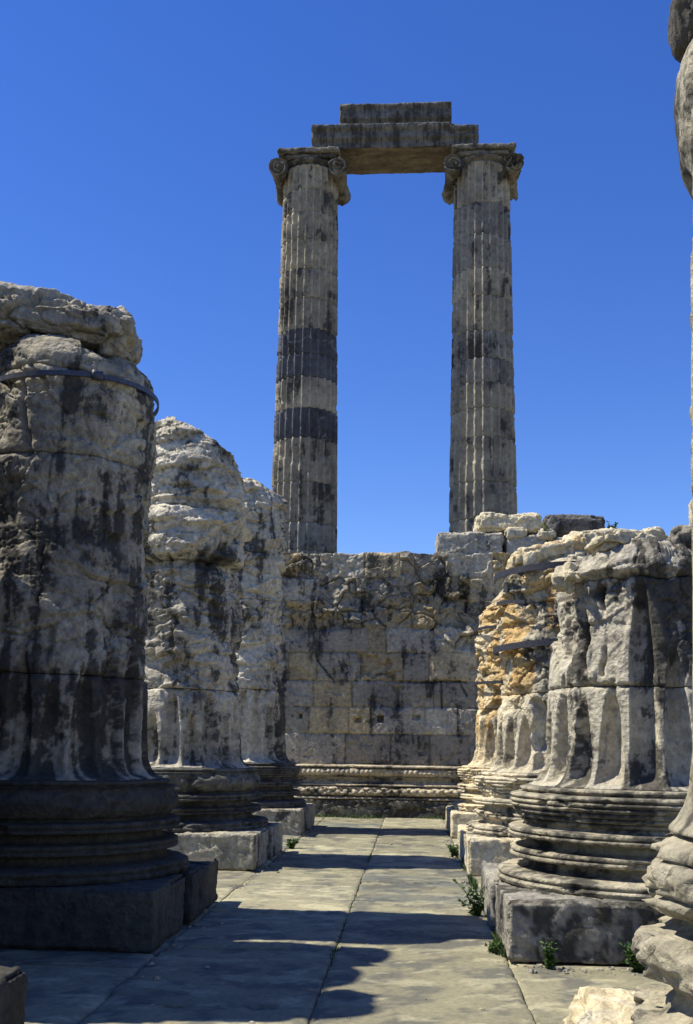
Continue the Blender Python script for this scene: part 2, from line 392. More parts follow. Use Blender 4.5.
def build_ruin(name, x, y, cfg, label, group='broken temple columns lining the aisle', plinth='split'):
    root = empty(name, (x, y, 0), label, 'column', group)
    seed = cfg['seed']; tk = dict(cfg['tk']); tk['zoff'] = seed*2.3; res = cfg.get('res', .014)
    sx = -1 if x > 0 else 1     # aisle side
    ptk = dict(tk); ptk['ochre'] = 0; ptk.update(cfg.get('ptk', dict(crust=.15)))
    # plinth: a front slab, a gap and a back slab
    L1, G = .95, .22
    h = PS
    if cfg.get('plinth', True):
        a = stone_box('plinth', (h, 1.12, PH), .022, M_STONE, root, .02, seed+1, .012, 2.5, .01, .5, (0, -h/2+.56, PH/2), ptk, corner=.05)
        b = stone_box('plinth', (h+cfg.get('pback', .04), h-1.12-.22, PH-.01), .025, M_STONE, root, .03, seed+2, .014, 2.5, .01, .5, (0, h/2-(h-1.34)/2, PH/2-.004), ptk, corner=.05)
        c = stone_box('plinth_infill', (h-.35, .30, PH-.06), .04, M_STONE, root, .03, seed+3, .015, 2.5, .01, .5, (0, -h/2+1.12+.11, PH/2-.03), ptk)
    # base
    zs, rs = dense_profile(BASE_PROF, cfg.get('bstep', .008))
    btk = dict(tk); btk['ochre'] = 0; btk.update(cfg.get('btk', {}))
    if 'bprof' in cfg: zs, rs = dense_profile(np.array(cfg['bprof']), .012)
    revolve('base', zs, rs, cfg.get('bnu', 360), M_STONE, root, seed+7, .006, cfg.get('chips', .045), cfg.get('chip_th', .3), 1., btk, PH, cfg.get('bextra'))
    # drums
    nu = int(2*pi*.9/res); nu = nu
    phi = np.arange(nu)*2*pi/nu
    zj = cfg['joints']
    edges = [1.25]+zj+[None]
    rim = np.stack([.8*np.sin(phi), -.8*np.cos(phi), np.zeros(nu)], 1)+seed*2.3
    zt = ztop_fn(phi, cfg, rim)
    for k in range(len(edges)-1):
        def wob(q):
            if q == 0: return np.zeros(nu)
            a_ = .06 if (q == len(edges)-2 and cfg.get('capwob', True)) else .010
            return a_*fbm(np.stack([1.6*np.sin(phi), 1.6*np.cos(phi), 0*phi+q*3.7], 1), 4, seed+60)
        z0 = edges[k]+wob(k)+(.004 if k else 0)
        if edges[k+1] is None: zz = zt
        else: zz = edges[k+1]+wob(k+1)-.004
        nv = max(4, int((zz.mean()-z0.mean())/res))
        t = np.linspace(0, 1, nv)
        Z = z0[None, :]+(np.maximum(zz, z0+.1)-z0)[None, :]*t[:, None]
        PH_ = np.broadcast_to(phi, Z.shape)
        rr = np.interp(Z, *zip(*cfg['prof']))
        P = np.stack([rr*np.sin(PH_), -rr*np.cos(PH_), Z], -1).reshape(-1, 3)
        W = P+seed*2.3
        R = shaft_disp(PH_.ravel(), Z.ravel(), cfg, W)
        # worn arrises at the joints
        dj = np.minimum(np.abs(Z-z0[None, :]).ravel() if k else 9, np.abs(Z-zz[None, :]).ravel() if edges[k+1] else 9)
        R = R-.016*np.exp(-(dj/.014)**2)*(1+2*fbm(W*3, 2, seed+5))-.02*np.exp(-(dj/.05)**2)*sst(.1, .3, fbm(W*3, 3, seed+6))
        if edges[k+1] is None:   # rounded broken rim
            dt = (zz[None, :]-Z).ravel(); R = R-cfg.get('rim', .10)*np.exp(-dt/.07)
        V = np.stack([R*np.sin(PH_.ravel()), -R*np.cos(PH_.ravel()), Z.ravel()], 1)
        C = tint(W, seed, **tk)
        Q = grid_quads(nu, nv, True)
        n = len(V); T = []
        # caps
        last = V[-nu:]
        if edges[k+1] is None:
            fr = np.linspace(1, 0, 26)[1:-1]
            zc = zz.mean()
            rings = []
            for f in fr:
                X = last[:, 0]*f; Yv = last[:, 1]*f
                w2 = np.stack([X, Yv, np.zeros(nu)], 1)+seed*2.3
                F1, F2, c = worley(w2*1.9, seed+211)
                zr = last[:, 2]*f+zc*(1-f)+cfg.get('dome', .12)*(1-f*f)+.22*(c-.5)*(1-f)**.4*.6+.04*fbm(w2*4, 3, seed+213)
                rings.append(np.stack([X, Yv, zr], 1))
            Rg = np.concatenate(rings)
            V = np.concatenate([V, Rg]); C = np.concatenate([C, tint(Rg+seed*2.3, seed, **tk)])
            Q = np.concatenate([Q, grid_quads(nu, len(fr)+1, True, off=n-nu)])
            last_off = n+(len(fr)-1)*nu
        else: last_off = n-nu
        cidx = len(V)
        V = np.concatenate([V, [V[last_off:last_off+nu].mean(0)], [[0, 0, z0.mean()]]]); C = np.concatenate([C, C[last_off:last_off+1], C[:1]])
        i = np.arange(nu); j = (i+1) % nu
        T = np.concatenate([np.stack([i+last_off, j+last_off, np.full(nu, cidx)], 1), np.stack([j, i, np.full(nu, cidx+1)], 1)])
        to_obj('drum', V, Q, M_STONE, root, C, T)
    return root

def iron_band(parent, z, r, tilt=(0, 0), h=.045, th=.014, mat=None, arc=None, rfun=None, buckle=None, name='iron_band'):
    """flat strap round a shaft; arc=(phi0, phi1) degrees or a full ring"""
    n = 120
    full = arc is None
    ph = np.arange(n)*2*pi/n if full else np.radians(np.linspace(arc[0], arc[1], n))
    rr = r if rfun is None else rfun(ph)
    zz = z+tilt[0]*np.sin(ph)+tilt[1]*np.cos(ph)
    sec = [(0, -h/2), (th, -h/2), (th, h/2), (0, h/2)]
    V = []
    for dr, dz in sec:
        V.append(np.stack([(rr+dr)*np.sin(ph), -(rr+dr)*np.cos(ph), zz+dz], 1))
    V = np.concatenate(V)
    Q = []
    for s in range(4):
        a = s*n; b = ((s+1) % 4)*n
        for i in range(n if full else n-1):
            j = (i+1) % n; Q.append((a+i, a+j, b+j, b+i))
    if not full: Q += [(0, n, 2*n, 3*n), (n-1, 4*n-1, 3*n-1, 2*n-1)]
    o = to_obj(name, V, Q, mat or M_IRON, parent, smooth=False)
    if buckle is not None:
        p = radians(buckle); rb = r if rfun is None else float(rfun(np.array([p]))[0])
        bm = stone_box('clasp', (.10, .05, h*1.9), .03, mat or M_IRON, o, .01, 3, .0, fine=0, loc=((rb+.02)*sin(p), -(rb+.02)*cos(p), z+tilt[0]*sin(p)+tilt[1]*cos(p)), rot=(0, 0, p))
    return o

def rnd_H(seed, lo, hi, over=None):
    r = np.random.RandomState(seed); H = r.uniform(lo, hi, 20)
    if over:
        for k, v in over.items(): H[k % 20] = v
    return H

# ------------------------------------------------------------------ ruined columns
D = np.degrees
def make_L1():
    cfg = dict(seed=11, strata=.35, bprof=PLAIN_PROF, prof=[(1.25, .87), (1.6, .865), (2.2, .85), (3.3, .81), (4.6, .835), (4.95, .83), (5.06, .79), (5.3, .7)], joints=[2.13, 4.04, 4.80], ztop=5.08,
               top_phi=[(-90, .06), (-20, .1), (30, .0), (60, -.05), (110, -.1)], H=rnd_H(3, 1.9, 2.5), ero_z=2.25, amp=.042, crack=.05, phase=-8, cell=1.1,
               tk=dict(base=np.array([.42, .40, .36]), other=np.array([.19, .185, .18]), crust=.42, streak=1.0, bias=[(.42, 2.75, .28, .55, -.5), (.55, 4.55, .35, .22, .4), (.5, 3.6, .2, .35, .4), (0, 1.6, 2, .6, .6), (-.32, 4.0, .25, .6, -.5), (.1, 4.2, .25, .3, -.2), (-.1, 3.0, .3, .5, .2), (0, 5.0, 1, .25, -.3)]), btk=dict(base=np.array([.075,.073,.07]), other=np.array([.045,.045,.045]), crust=.3), ptk=dict(base=np.array([.09, .088, .085]), other=np.array([.055, .055, .055]), crust=.3), dome=.08, res=.013,  # base, plinth and shaft foot darkened in colour to deepen their shade
               bites=[(-25, 3.6, 14, .22, .05), (-30, 4.45, 10, .3, .04), (58, 2.9, 7, .45, .05)],
               cracks=[(10, 4.0, 6, 2.1, .012, .05), (-12, 4.7, -2, 4.05, .02, .06), (45, 3.9, 52, 2.2, .015, .05)], chip_th=.22)
    r = build_ruin('ruined_column', -RX, YK[1], cfg, 'large dark ruined column at left with single iron strap near its broken top')
    iron_band(r, 4.73, .828, (.05, 0), .045, .016, M_IRON, buckle=35)
    return r

def make_L2():
    cfg = dict(seed=23, strata=1.0, bprof=PLAIN_PROF, prof=[(1.25, .87), (1.7, .87), (2.3, .84), (3.0, .82), (3.95, .83), (4.05, .81), (4.15, .88), (4.8, .88), (4.88, .84), (5.3, .84), (5.5, .80), (5.65, .73), (5.80, .64), (5.88, .58), (6.3, .5)], joints=[2.3, 4.08, 4.86], ztop=5.84,
               top_phi=[(-90, .34), (-40, .36), (0, .26), (35, .12), (60, .02), (110, -.05), (180, .2)], lift=True, top_amp=.08, rim=.03, H=rnd_H(5, 1.95, 2.4), ero_z=2.3, amp=.075, crack=.045, flat=2.6, cell=1.3, phase=-4,
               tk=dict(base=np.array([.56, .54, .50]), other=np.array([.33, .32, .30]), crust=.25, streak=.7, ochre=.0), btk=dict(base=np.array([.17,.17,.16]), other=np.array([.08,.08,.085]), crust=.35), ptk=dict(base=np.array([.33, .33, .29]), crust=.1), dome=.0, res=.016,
               bites=[(20, 4.87, 60, .06, .06), (10, 4.02, 50, .07, .09)], cracks=[(5, 3.2, 25, 3.25, .015, .05), (25, 3.25, 22, 2.6, .015, .05)], chips=.07, chip_th=.1)
    r = build_ruin('ruined_column', -RX, YK[2], cfg, 'tall grey ruined column with deep horizontal fractures, middle of the three at left')
    return r

def make_L3():
    cfg = dict(seed=37, strata=.8, prof=[(1.25, .87), (1.8, .87), (2.6, .83), (3.6, .78), (4.4, .76), (5.2, .80), (5.7, .81), (6.3, .76), (6.6, .66), (6.8, .5)], joints=[2.6, 4.3, 5.2], ztop=6.55,
               top_phi=[(-60, .1), (0, .1), (60, -.08), (120, -.15)], H=rnd_H(8, 2.0, 2.7), ero_z=2.5, amp=.07, crack=.045, cell=1.6, phase=2,
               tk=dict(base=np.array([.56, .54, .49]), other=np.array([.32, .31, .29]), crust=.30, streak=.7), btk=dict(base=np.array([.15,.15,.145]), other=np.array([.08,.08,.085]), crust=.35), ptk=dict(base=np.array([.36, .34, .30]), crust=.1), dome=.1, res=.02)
    r = build_ruin('ruined_column', -RX, YK[3], cfg, 'ruined column farthest along the left row, beside the masonry wall')
    return r

def make_R1():
    H = rnd_H(13, 1.9, 2.3)
    # cells between fillets; index = floor(phi/18+.5 - phase/18 +.5)
    ph0 = -3.5
    def setH(phc, v):
        f = phc/18.+.5-ph0/18.; H[int(math.floor(f+.5)) % 20] = v
    setH(-66, 2.1); setH(-48, 2.0); setH(-30, 2.17); setH(-12, 3.0); setH(6, 2.45); setH(24, 2.75); setH(42, 2.9)
    cfg = dict(seed=41, strata=.3, prof=[(1.25, .87), (1.6, .865), (2.1, .83), (2.55, .78), (2.9, .77), (2.97, .79), (3.05, .82), (3.15, .80), (3.3, .76), (3.4, .7)], joints=[2.08, 2.99], ztop=3.28,
               top_phi=[(-110, -.12), (-70, -.16), (-40, -.04), (-15, .05), (30, .05), (80, .0)], H=H, ero_z=2.3, ero_phi=lambda p: .75*np.exp(-((D(p)+180) % 360-180+11)**2/90.), amp=.05, crack=.04, phase=ph0, cell=1.6, taper=.7, fdep=.15, flat=1.2,
               tk=dict(base=np.array([.50, .49, .45]), other=np.array([.36, .35, .34]), crust=.30, streak=.7, bias=[(.45, 2.6, .50, .55, .8), (-.1, 2.85, .5, .12, .5), (.60, 1.8, .35, .7, .7), (-.45, 2.2, .55, .8, -.15), (0, 3.3, 1, .2, -.3)]), btk=dict(base=np.array([.46,.44,.38]), other=np.array([.22,.215,.20]), crust=.30, streak=.3), ptk=dict(base=np.array([.34, .34, .34]), other=np.array([.20, .20, .21]), crust=.24), dome=.06, res=.0105,
               cracks=[(-52, 3.0, -50, 2.1, .03, .12), (-40, 2.9, -36, 2.2, .02, .10), (-40, 2.9, -18, 3.0, .025, .1), (-50, 2.1, -15, 2.08, .015, .05)], bites=[(-75, 2.95, 14, .10, .12), (-68, 2.6, 8, .3, .05)], chip_th=.28, chips=.04)
    return build_ruin('ruined_column', RX, YK[1], cfg, 'short fluted ruined column at right with crisp ringed base and jagged stone cap')

def make_R2():
    cfg = dict(seed=53, strata=1.0, prof=[(1.25, .87), (1.7, .86), (2.3, .84), (3.0, .84), (3.3, .83), (3.75, .80), (3.85, .84), (4.1, .80), (4.4, .6)], joints=[2.3, 3.55], ztop=4.06,
               top_phi=[(-110, -.08), (-60, 0), (-20, .1), (30, .2), (90, .2)], H=rnd_H(17, 1.85, 2.2), ero_z=2.1, amp=.07, crack=.05, phase=5, cell=1.5,
               tk=dict(base=np.array([.60, .56, .47]), other=np.array([.36, .345, .31]), crust=.12, ochre=.56, och_z=(2.3, 3.95), streak=.6), btk=dict(crust=.05, ochre=0), ptk=dict(base=CREAM, other=MARBLE, crust=.12, ochre=0), dome=.2, res=.015,
               bites=[(-12, 1.85, 17, .30, .14), (-30, 3.3, 25, .25, .05)], chips=.09, chip_th=.02)
    r = build_ruin('ruined_column', RX, YK[2], cfg, 'cream and ochre ruined column held by iron straps, behind the short fluted one at right')
    iron_band(r, 3.98, .86, (.04, .02), .085, .02, M_RUSTIRON, arc=(-100, 60))
    iron_band(r, 3.45, .84, (-.12, 0), .05, .02, M_RUSTIRON, arc=(-85, -38))
    iron_band(r, 2.98, .88, (.06, 0), .085, .02, M_RUSTIRON)
    return r

def make_R3():
    cfg = dict(seed=67, strata=.8, prof=[(1.25, .86), (1.8, .84), (2.4, .80), (3.4, .80), (4.1, .78), (4.3, .6), (4.6, .5), (4.9, .4)], joints=[2.3, 3.4], ztop=4.45,
               top_phi=[(-110, -.25), (-60, -.1), (-20, .3), (30, .4), (90, .3)], H=rnd_H(19, 1.9, 2.4), ero_z=2.2, amp=.08, crack=.045, phase=0, cell=1.8,
               tk=dict(base=np.array([.62, .56, .44]), other=np.array([.40, .37, .31]), crust=.08, ochre=.60, och_z=(1.8, 4.3), streak=.6), btk=dict(crust=.08, ochre=.1), ptk=dict(base=CREAM, other=MARBLE, crust=.1, ochre=0), dome=.2, res=.02, chips=.08, chip_th=.05)
    r = build_ruin('ruined_column', RX, YK[3], cfg, 'slim ochre stained ruined column with two straps, farthest along the right row against the wall')
    iron_band(r, 3.82, .83, (.02, 0), .05, .02, M_RUSTIRON)
    iron_band(r, 2.78, .84, (.0, 0), .05, .02, M_RUSTIRON)
    return r

def make_R0():
    def bx(phi, z, W):
        big = sst(.02, .10, fbm(W*np.array([1.6, 1.6, 2.4]), 3, 771))
        band = sst(.85, .93, z)*sst(-1.02, -.96, -z)
        return -.07*big+.03*fbm(W*2.2, 4, 775)+.012*ridged(W*np.array([4, 4, 9]), 3, 777)-.01+.5*rock(W, 779, 2.2, .05, .02, .8)
    cfg = dict(seed=79, strata=.0, prof=[(1.25, .98), (1.6, .95), (2.4, .935), (3.2, .915), (3.7, .90), (3.95, .885), (4.06, .93), (4.25, .945), (4.40, .935), (4.50, .87), (4.62, .84)], joints=[2.6, 3.85], ztop=4.62,
               H=np.full(20, 1.0), ero_z=6., amp=.05, crack=.02, phase=4, apo=.6, setback=0,
               tk=dict(base=np.array([.44, .42, .36]), other=np.array([.30, .29, .26]), crust=.12, ochre=.0, streak=.6), btk=dict(crust=.02, ochre=0), ptk=dict(base=CREAM, other=MARBLE, crust=.02, ochre=0), dome=.05, res=.012, bprof=[(0, 1.22), (.01, 1.27), (.06, 1.285), (.075, 1.27), (.08, 1.25), (.087, 1.25), (.095, 1.265), (.13, 1.25), (.15, 1.10), (.20, 1.05), (.24, 1.04), (.27, 1.08), (.29, 1.15), (.36, 1.175), (.42, 1.17), (.44, 1.15), (.455, 1.06), (.48, 1.02), (.50, 1.05), (.515, 1.11), (.55, 1.16), (.575, 1.165), (.58, 1.145), (.587, 1.145), (.592, 1.17), (.66, 1.185), (.70, 1.17), (.705, 1.14), (.712, 1.14), (.717, 1.16), (.75, 1.15), (.77, 1.10), (.78, 1.08), (.80, 1.0)], bextra=bx, bnu=520, chips=.10, chip_th=.1, plinth=False)
    r = build_ruin('ruined_column', RX, YK[0], cfg, 'nearest sunlit column cut off by the right edge, its base badly broken')
    def sh(V):
        V = V.copy(); return V
    stone_box('plinth', (PS-.1, PS-.1, PH-.02), .02, M_STONE, r, .09, 83, .05, 2.2, .03, 1.2, (-.01, .03, PH/2-.01), cfg['ptk'], corner=.07)
    return r

def make_L0():
    cfg = dict(seed=97, prof=[(1.25, .87), (1.7, .86), (2.4, .83), (4.0, .80), (4.6, .6)], joints=[2.3, 3.6], ztop=4.3, H=rnd_H(21, 1.9, 2.3), ero_z=2.2, amp=.07, phase=0,
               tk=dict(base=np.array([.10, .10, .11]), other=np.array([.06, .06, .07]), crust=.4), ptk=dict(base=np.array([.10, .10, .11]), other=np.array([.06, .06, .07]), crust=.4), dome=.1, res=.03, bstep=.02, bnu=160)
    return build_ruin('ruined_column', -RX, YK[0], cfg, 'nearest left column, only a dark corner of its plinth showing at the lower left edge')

# ------------------------------------------------------------------ standing columns
def z_from_px(y): return float(np.interp(y, [103, 150, 190, 400, 552], [21.4, 19.9, 18.5, 11.85, 7.2]))

def tall_column(x, seed, jy, dark, label, worn=0):
    root = empty('standing_column', (x, YK[5], 0), label, 'column', None)
    tkp = dict(base=np.array([.34, .33, .30]), other=GREY, crust=.3)
    stone_box('plinth', (PS, PS, PH), .08, M_FAR, root, .03, seed+1, .01, loc=(0, 0, PH/2), tk=tkp)
    zs, rs = dense_profile(BASE_PROF, .02)
    revolve('base', zs, rs*1.04, 120, M_FAR, root, seed+2, .005, .03, .3, 1., tkp, PH)
    joints = sorted([2.0, 3.2, 4.4, 5.6, 6.7]+[z_from_px(y) for y in jy])
    edges = [1.25]+joints+[19.32]
    nfl = 24; nu = nfl*12; phi = np.arange(nu)*2*pi/nu
    rnd = np.random.RandomState(seed)
    f = phi/(2*pi)*nfl+.17; s = np.abs(f-np.floor(f)-.5)*2
    fl = np.sqrt(np.clip(1-(s/.82)**2, 0, 1))
    for k in range(len(edges)-1):
        z0 = edges[k]+.004; z1 = edges[k+1]-.004
        nv = max(6, int((z1-z0)/.035)); Z = np.linspace(z0, z1, nv)
        R0 = np.interp(Z, [1.25, 1.3, 1.5, 8, 13, 19.3], [1.12, 1.07, 1.04, 1.012, .945, .862])
        jog = rnd.uniform(-.008, .008)
        PHI, ZZ = np.meshgrid(phi, Z); R = np.repeat(R0[:, None], nu, 1)+jog
        W = np.stack([R*np.sin(PHI), R*np.cos(PHI), ZZ], -1).reshape(-1, 3)+seed*1.7
        Rr = R.ravel()-.11*np.tile(fl**.75, nv)*sst(1.3, 1.45, ZZ.ravel())*sst(19.32, 19.25, ZZ.ravel())
        dj = np.minimum(ZZ.ravel()-z0, z1-ZZ.ravel())
        fil = np.tile(1-fl, nv)
        chip = sst(.30, .4, fbm(W*np.array([3, 3, 2.]), 3, seed+9))
        Rr = Rr-.03*chip*fil-.012*np.exp(-(dj/.03)**2)-.03*fil*np.exp(-(dj/.06)**2)*sst(0, .3, fbm(W*2.5, 2, seed+4))+.006*fbm(W*6, 2, seed+5)
        big = sst(.40, .46, fbm(W*.8, 3, seed+6)); Rr = Rr-.03*big
        V = np.stack([Rr*np.sin(PHI.ravel()), -Rr*np.cos(PHI.ravel()), ZZ.ravel()], 1)
        zm = (z0+z1)/2
        kind = 0
        for (a, b, v) in dark:
            if z_from_px(b) <= zm <= z_from_px(a): kind = v
        if kind == 1: tk = dict(base=np.array([.105, .115, .145]), other=np.array([.07, .075, .10]), crust=.1, scale=.8)
        elif kind == 2: tk = dict(base=np.array([.27, .265, .25]), other=np.array([.17, .17, .175]), crust=.2, streak=.8)
        else:
            g = rnd.uniform(.85, 1.1); tk = dict(base=np.array([.37, .35, .30])*g, other=np.array([.23, .22, .20])*g, crust=.06, streak=.8)
        C = tint(W, seed+k, **tk)
        vein = np.exp(-(fbm(W*np.array([.9, .9, .6])+k*3.3, 3, seed+13)/.012)**2)
        C = mixc(C, np.array([.42, .42, .40])+0*C, vein*.55*(kind > 0))
        Q = grid_quads(nu, nv, True); n = len(V)
        V = np.concatenate([V, [[0, 0, z0]], [[0, 0, z1]]]); C = np.concatenate([C, C[:1], C[-1:]])
        i = np.arange(nu); j = (i+1) % nu; b0 = (nv-1)*nu
        T = np.concatenate([np.stack([j, i, np.full(nu, n)], 1), np.stack([i+b0, j+b0, np.full(nu, n+1)], 1)])
        to_obj('drum', V, Q, M_FAR, root, C, T)
    # capital -------------------------------------------------------
    ctk = dict(base=np.array([.20, .195, .18]), other=np.array([.11, .11, .115]), crust=.35)
    # echinus with egg pattern
    pz = 19.31+.27*(np.array([19.0, 19.02, 19.05, 19.08, 19.10, 19.14, 19.22, 19.30, 19.36, 19.40, 19.5])-19)/.5; pr = np.array([.84, .89, .90, .88, .86, .90, .98, 1.02, 1.0, .94, .9])
    zz, rr = dense_profile(np.stack([pz, pr], 1), .02)
    def eggs(ph, z, W):
        e = np.abs(np.sin(ph*12)); b = np.exp(-((z-19.45)/.06)**2)
        bead = np.exp(-((z-19.337)/.014)**2)*.015*np.sin(ph*48)
        return -.06*(1-e)**1.5*b+bead
    cap = revolve('capital', zz, rr, 288, M_FAR, root, seed+15, .01, .04, .2, .92, ctk, 0, eggs)
    # canalis body between the volutes
    stone_box('canalis', (1.55, 1.72, .16), .04, M_FAR, cap, .05, seed+16, .03, 4, .02, 1., (0, 0, 19.60), ctk, corner=.05)
    stone_box('abacus', (1.95, 1.9, .17), .03, M_FAR, cap, .04, seed+17, .03, 5, .03, 1., (0, 0, 19.755), ctk, corner=.05)
    for sxn in (-1, 1):
        # bolster: revolve about Y, faces carry the spiral
        yv = np.linspace(-.92, .92, 61)
        rb = .295-.085*np.cos(yv/.90*pi/2)**1.0+.0
        rb = rb+.012*np.cos(yv*40)*(np.abs(yv) < .6)
        na = 72; al = np.arange(na)*2*pi/na
        pts = []
        # front disc, body, back disc
        fr = np.linspace(0.02, 1, 22)
        def disc(sgn, rads):
            out = []
            for f_ in rads:
                turns = 2.6*f_**.75
                hgt = np.cos(2*pi*(turns+sgn*sxn*al/(2*pi)*1.0))
                out.append((.30*f_, sgn*.92+sgn*(.05*hgt+.03*(f_ < .16)), None))
            return out
        rows = []
        for r_, y_, _ in disc(-1, fr): rows.append(np.stack([r_*np.cos(al), y_+0*al, r_*np.sin(al)], 1))
        for y_, r_ in zip(yv, rb): rows.append(np.stack([r_*np.cos(al), y_+0*al, r_*np.sin(al)], 1))
        for r_, y_, _ in disc(1, fr[::-1]): rows.append(np.stack([r_*np.cos(al), y_+0*al, r_*np.sin(al)], 1))
        V = np.concatenate(rows)
        W = V+seed+sxn*3.
        w = worn if sxn > 0 else worn*.3
        nrm = V/np.maximum(np.linalg.norm(V*np.array([1, .3, 1]), axis=1, keepdims=True), .05)
        dd = .012*fbm(W*7, 3, seed+19)+w*rock(W, seed+20, 3., .16, .03, 1.)
        V = V+nrm*dd[:, None]
        C = tint(W, seed+18, **ctk)
        o = to_obj('volute', V, grid_quads(na, len(rows), True, flip=True), M_FAR, cap, C)
        o.location = (sxn*.92, 0, 19.20)
    return root

# ------------------------------------------------------------------ masonry wall
WY = 24.12
ZC = [1.15, 1.86, 2.47, 3.07, 3.72, 4.29, 4.91, 5.47, 6.05]
def wall_blocks(X, Z, seed=5):
    row = np.clip(np.searchsorted(ZC, Z, side='right')-1, 0, len(ZC)-2)
    rr = np.random.RandomState(seed)
    dist = np.full(X.shape, 9.); bid = np.zeros(X.shape)
    for k in range(len(ZC)-1):
        xs = [-9.+rr.uniform(0, .6)]
        while xs[-1] < 9: xs.append(xs[-1]+rr.uniform(.75, 1.25) if rr.rand() > .2 else xs[-1]+rr.uniform(.4, .7))
        xs = np.array(xs); rv = rr.uniform(0, 1, len(xs))
        m = row == k
        c = np.clip(np.searchsorted(xs, X[m])-1, 0, len(xs)-2)
        dx = np.minimum(X[m]-xs[c], xs[c+1]-X[m]); dz = np.minimum(Z[m]-ZC[k], ZC[k+1]-Z[m])
        dist[m] = np.minimum(dx, dz+.004*(k == 0)*0); bid[m] = rv[c]
    return row, dist, bid

def build_wall():
    root = empty('ashlar_wall', (0, WY, 0), 'weathered grey ashlar wall closing the end of the aisle, rubble courses on top', 'wall')
    x0, x1 = -7.5, 7.5
    nx = 900; X = np.linspace(x0, x1, nx)
    Zf = np.linspace(1.13, 6.05, 300)
    thick = 1.75
    XX, ZZ = np.meshgrid(X, Zf); x = XX.ravel(); z = ZZ.ravel()
    P3 = np.stack([x, 0*x+seed_off, z], 1) if False else np.stack([x, 0*x+3.3, z], 1)
    warp = .035*fbm(P3*1.5, 3, 311)
    row, dist, bid = wall_blocks(x+warp*.4, np.clip(z+warp*.3, 1.151, 6.04))
    # rubble zone
    lim = 4.28+.25*fbm(P3*.8, 2, 313)-1.0*sst(.9, 1.5, x)*sst(-2.5, -2.1, -x)*0-.55*sst(1.0, 1.35, x)
    rub = sst(lim-.08, lim+.08, z)
    keep = (bid > .78)*(row >= 5)                      # a few sound blocks in the rubble
    rub = rub*(1-.75*keep)
    W = P3+.18*np.stack([fbm(P3*2, 2, 315), 0*x, fbm(P3*2+7, 2, 316)], 1)
    F1, F2, c, fa = worleyf(W*np.array([1.7, 1, 2.6]), 317)
    G1, G2, c2, fb = worleyf(W*np.array([4.5, 1, 6.]), 318)
    d = .022*(bid-.5)-.045*np.exp(-(dist/.018)**2)*sst(-.5, -.1, fbm(P3*2.2, 2, 319))
    d -= .03*sst(.12, .2, fbm(P3*2.4, 4, 321))*sst(.09, 0, dist)       # spalled arrises
    d -= .035*sst(.25, .3, fbm(P3*1.3, 4, 323))
    dr = .13*(c-.62)+.16*fa-.07*sst(.09, .0, F2-F1)+.04*(c2-.5)+.07*fb-.03*sst(.06, 0, G2-G1)+.07*fbm(P3*2.6, 3, 325)
    d = d*(1-rub*.8)+rub*dr
    d += .008*ridged(P3*6, 3, 327)+.005*fbm(P3*19, 2, 328)*(1+2*rub)
    # hollow, putlog holes and cracks seen in the lower courses
    def hole(cx, cz, hx, hz, dep, soft=.02, jag=0.):
        j = jag*fbm(P3*4, 3, 331)
        q = np.maximum(np.abs(x-cx)-hx, np.abs(z-cz)-hz)+j
        return -dep*sst(soft, -soft, q)
    d += hole(-.10, 2.20, .07, .07, .25)+hole(-.62, 2.18, .08, .05, .12)+hole(.72, 2.25, .09, .05, .12)+hole(-1.95, 2.25, .04, .05, .12)
    d += hole(-.25, 3.38, .38, .22, .10, .03, .25)+hole(.30, 2.62, .07, .25, .07, .03, .12)
    def crack(ax, az, bx, bz, wd, dep):
        ux, uz = bx-ax, bz-az; t = np.clip(((x-ax)*ux+(z-az)*uz)/(ux*ux+uz*uz), 0, 1)
        ds = np.hypot(x-ax-t*ux+warp*.7, z-az-t*uz+warp*.7); return -dep*np.exp(-(ds/wd)**2)
    d += crack(.35, 3.05, 1.85, 3.05, .022, .12)+crack(1.3, 3.05, 1.32, 2.45, .022, .12)+crack(1.7, 3.05, 1.88, 2.75, .018, .1)+crack(-1.6, 3.55, -1.2, 3.1, .016, .1)+crack(-1.1, 3.5, -1.0, 3.3, .016, .1)+crack(-.2, 3.2, .35, 3.3, .02, .08)
    # ragged top
    ztop = 6.13+.05*fbm(np.stack([X*1.7, 0*X, 0*X], 1), 3, 335)
    F1t, _, ct = worley(np.stack([X*1.6, 0*X+.5, 0*X+.5], 1), 336)
    ztop = ztop+.09*(ct-.5)
    ZZ2 = 1.13+(ZZ-1.13)*((ztop-1.13)/(6.05-1.13))[None, :]
    V = np.stack([x, -d, ZZ2.ravel()], 1)
    # albedo per block
    b3 = P3
    C = tint(b3, 341, base=np.array([.40, .37, .31]), other=np.array([.25, .24, .22]), crust=.14, streak=.6, ochre=0)
    g = .75+.5*bid; C = C*g[:, None]
    warm = (np.modf(bid*37.7)[0] > .72)[:, None]; C = np.where(warm, C*np.array([1.15, 1.06, .88]), C*np.array([.97, .985, 1.03]))
    C = np.clip(C, .03, .7)
    V[:, 1] = np.clip(V[:, 1], -.2, .4)
    # top and back
    ny = 24; back = 40
    rows = []
    lastz = ZZ2[-1]; lasty = V[-nx:, 1]
    for k in range(1, ny+1):
        t = k/ny; yy = lasty*(1-t)+thick*t
        p = np.stack([X*2, yy*2, 0*X], 1); _, _, cc = worley(p, 345)
        zt = lastz+(.10*(cc-.4)+.04*fbm(p*2, 3, 346))*min(1, t*3)*(1-(t > .96))
        rows.append(np.stack([X, yy, zt], 1))
    for k in range(1, back+1):
        t = k/back; zt = rows[ny-1][:, 2]*(1-t)+0*t
        p = np.stack([X, 0*X+9, zt], 1)
        rows.append(np.stack([X, thick+.04*fbm(p*2, 3, 347), zt], 1))
    Vb = np.concatenate(rows)
